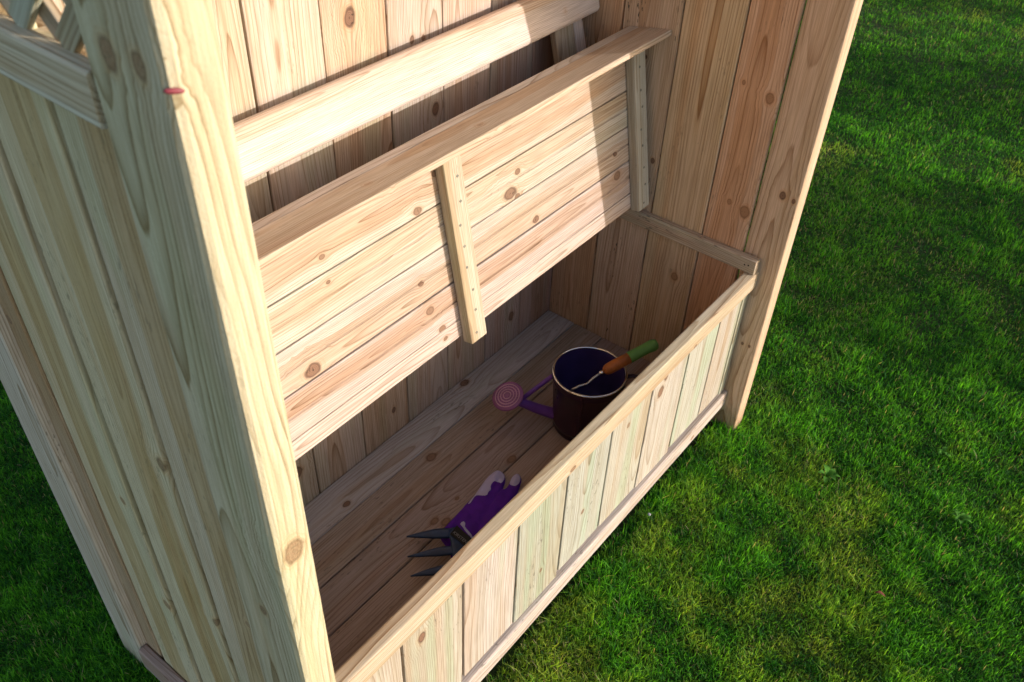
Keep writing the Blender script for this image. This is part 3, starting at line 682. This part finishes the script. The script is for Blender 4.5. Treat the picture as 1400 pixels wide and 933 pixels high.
    cc_ = np.concatenate([c, np.ones((N, 1))], 1); A = np.repeat(cc_, 5, 0); A[0::5, :3] *= .35; A[1::5, :3] *= .35; A[2::5, :3] *= .85; A[3::5, :3] *= .85; A[4::5, :3] *= 1.35  # painted light: bases darkened as shade, tips lightened as if sunlit
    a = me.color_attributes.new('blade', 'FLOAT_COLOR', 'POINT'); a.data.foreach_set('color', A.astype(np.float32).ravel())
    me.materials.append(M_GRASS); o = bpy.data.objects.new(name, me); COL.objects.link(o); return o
gr = make_grass(760000, 'grass'); tag(gr, 'short mown green lawn with mossy yellow patches and a painted sun streak', 'grass', kind='stuff')

# ------------------------------------------------------------------ small things on the lawn
M_WEED = simple('weed leaf', (.075, .21, .025), .85, spec=.1, var=.25); M_DRY = simple('dead leaf', (.14, .035, .014), .7, var=.3); M_CRUMB = simple('pale chip', (.38, .37, .40), .7)
def leafmesh(L, wd, curl, n=8):
    V = []; F = []
    for i in range(n+1):
        t = i/n; ww = wd*math.sin(math.pi*min(1, t*.93+.04))**.8*(1-.25*t); z = curl*math.sin(t*2.2)-.25*curl*t
        V += [(L*t, -ww/2, z+ww*.16), (L*t, 0, z), (L*t, ww/2, z+ww*.16)]
    for i in range(n): F += [(i*3, i*3+3, i*3+4, i*3+1), (i*3+1, i*3+4, i*3+5, i*3+2)]
    return V, F
def weed(x, y, n, L, lab):
    r_ = empty('weed', (x, y, GZ)); tag(r_, lab, 'weed')
    for k in range(n):
        V, F = leafmesh(L*random.uniform(.7, 1.1), L*.50, .014*random.uniform(.7, 1.3)); o = mesh_obj('leaf', V, F, M_WEED, smooth=True)
        a = 2*math.pi*(k+random.uniform(-.3, .3))/n; o.location = (x, y, GZ+.006); o.rotation_euler = (random.uniform(-.2, .2), -.25+random.uniform(-.2, .1), a); attach(o, r_)
weed(1.337, -.300, 6, .034, 'broad-leaved weed in the lawn nearest the right post')
weed(1.412, -.603, 7, .030, 'small leafy weed in the mossy part of the lawn at the right')
weed(1.60, -.50, 5, .024, 'tiny weed in the lawn to the far right')
V, F = leafmesh(.022, .013, .008); o = mesh_obj('fallen_leaf', V, F, M_DRY, smooth=True); o.location = (1.082, -.541, GZ+.017); o.rotation_euler = (.3, .1, 1.9)
tag(o, 'small reddish brown dead leaf on the lawn', 'leaf')
def chip(x, y, r, lab, m=M_CRUMB):
    bm = bmesh.new(); bmesh.ops.create_icosphere(bm, subdivisions=2, radius=r)
    for v in bm.verts: v.co *= 1+random.uniform(-.25, .25); v.co.z *= .5
    me = bpy.data.meshes.new('crumb'); bm.to_mesh(me); bm.free(); me.materials.append(m); o = bpy.data.objects.new('crumb', me); COL.objects.link(o); o.location = (x, y, GZ+.014); tag(o, lab, 'crumb')
chip(.945, -.020, .004, 'pale crumb on the grass below the box front')
chip(1.62, .07, .004, 'tiny white crumb on the grass beside the right post')

# ------------------------------------------------------------------ trees towards the sun, outside the frame: their crowns dapple the lawn
hS = Vector((SUN.x, SUN.y, 0)).normalized(); qS = Vector((-hS.y, hS.x, 0))
s = NT('tree leaf'); b = s.n('ShaderNodeBsdfPrincipled'); b.inputs['Base Color'].default_value = (.06, .12, .02, 1); b.inputs['Roughness'].default_value = .5
tr = s.n('ShaderNodeBsdfTranslucent'); tr.inputs[0].default_value = (.12, .22, .03, 1); mx = s.n('ShaderNodeMixShader'); mx.inputs[0].default_value = .4
s.t.links.new(b.outputs[0], mx.inputs[1]); s.t.links.new(tr.outputs[0], mx.inputs[2]); s.t.links.new(mx.outputs[0], s.out.inputs[0]); M_TLEAF = s.m
M_BARK = simple('bark', (.10, .075, .05), .9, var=.35, vs=12, bump=.01, bs=25)
def tree(T, u, ru, hgt, nleaf, lab, zlo=.3):
    base = hS*T+qS*u; r_ = empty('tree', (base.x, base.y, GZ)); tag(r_, lab, 'tree')
    V, F = tube([(base.x+.05*math.sin(i*1.3), base.y+.04*math.cos(i*1.7), GZ-.1+hgt*.85*i/8) for i in range(9)], [.10*(1-i/10)+.01 for i in range(9)], 12); mesh_obj('trunk', V, F, M_BARK, r_, True)
    cen = []
    for k in range(46):
        z = rng.uniform(zlo, hgt); f = math.sin(math.pi*min(1, (z-zlo)/(hgt-zlo)*.8+.16))**.6
        a = rng.uniform(0, 6.28); rr = math.sqrt(rng.random())*ru*f; cen.append((base.x+rr*math.cos(a), base.y+rr*math.sin(a), GZ+z))
    for k in range(0, 46, 4):
        c_ = cen[k]; V, F = tube([(base.x, base.y, c_[2]*.75), c_], [.022, .006], 6); mesh_obj('limb', V, F, M_BARK, r_, True)
    cen = np.array(cen); n = nleaf; i = rng.integers(0, 46, n); d = rng.normal(0, 1, (n, 3)); d /= np.linalg.norm(d, axis=1)[:, None]; rad = (rng.random(n)**.45)[:, None]*.27
    P = cen[i]+d*rad; a = rng.normal(0, 1, (n, 3)); a /= np.linalg.norm(a, axis=1)[:, None]; b_ = np.cross(a, rng.normal(0, 1, (n, 3))); b_ /= np.linalg.norm(b_, axis=1)[:, None]
    L = rng.uniform(.03, .055, (n, 1)); V = np.stack([P-a*L, P+b_*L*.55, P+a*L, P-b_*L*.55], 1).reshape(-1, 3); F = np.arange(4*n).reshape(n, 4)
    mesh_obj('crown', V.tolist(), F.tolist(), M_TLEAF, r_)
tree(9.0, 2.06, .46, 3.6, 30000, 'slim leafy tree off to the right, nearest the arbour, shading the lawn')
tree(9.5, 3.72, .28, 3.8, 11000, 'second leafy tree off to the right, beyond the bright strip of lawn')
tree(12.0, 3.55, .25, 4.2, 5000, 'taller thin tree off to the right behind the others')
tree(10.5, 5.6, .9, 4.5, 12000, 'broad leafy tree farthest off to the right')
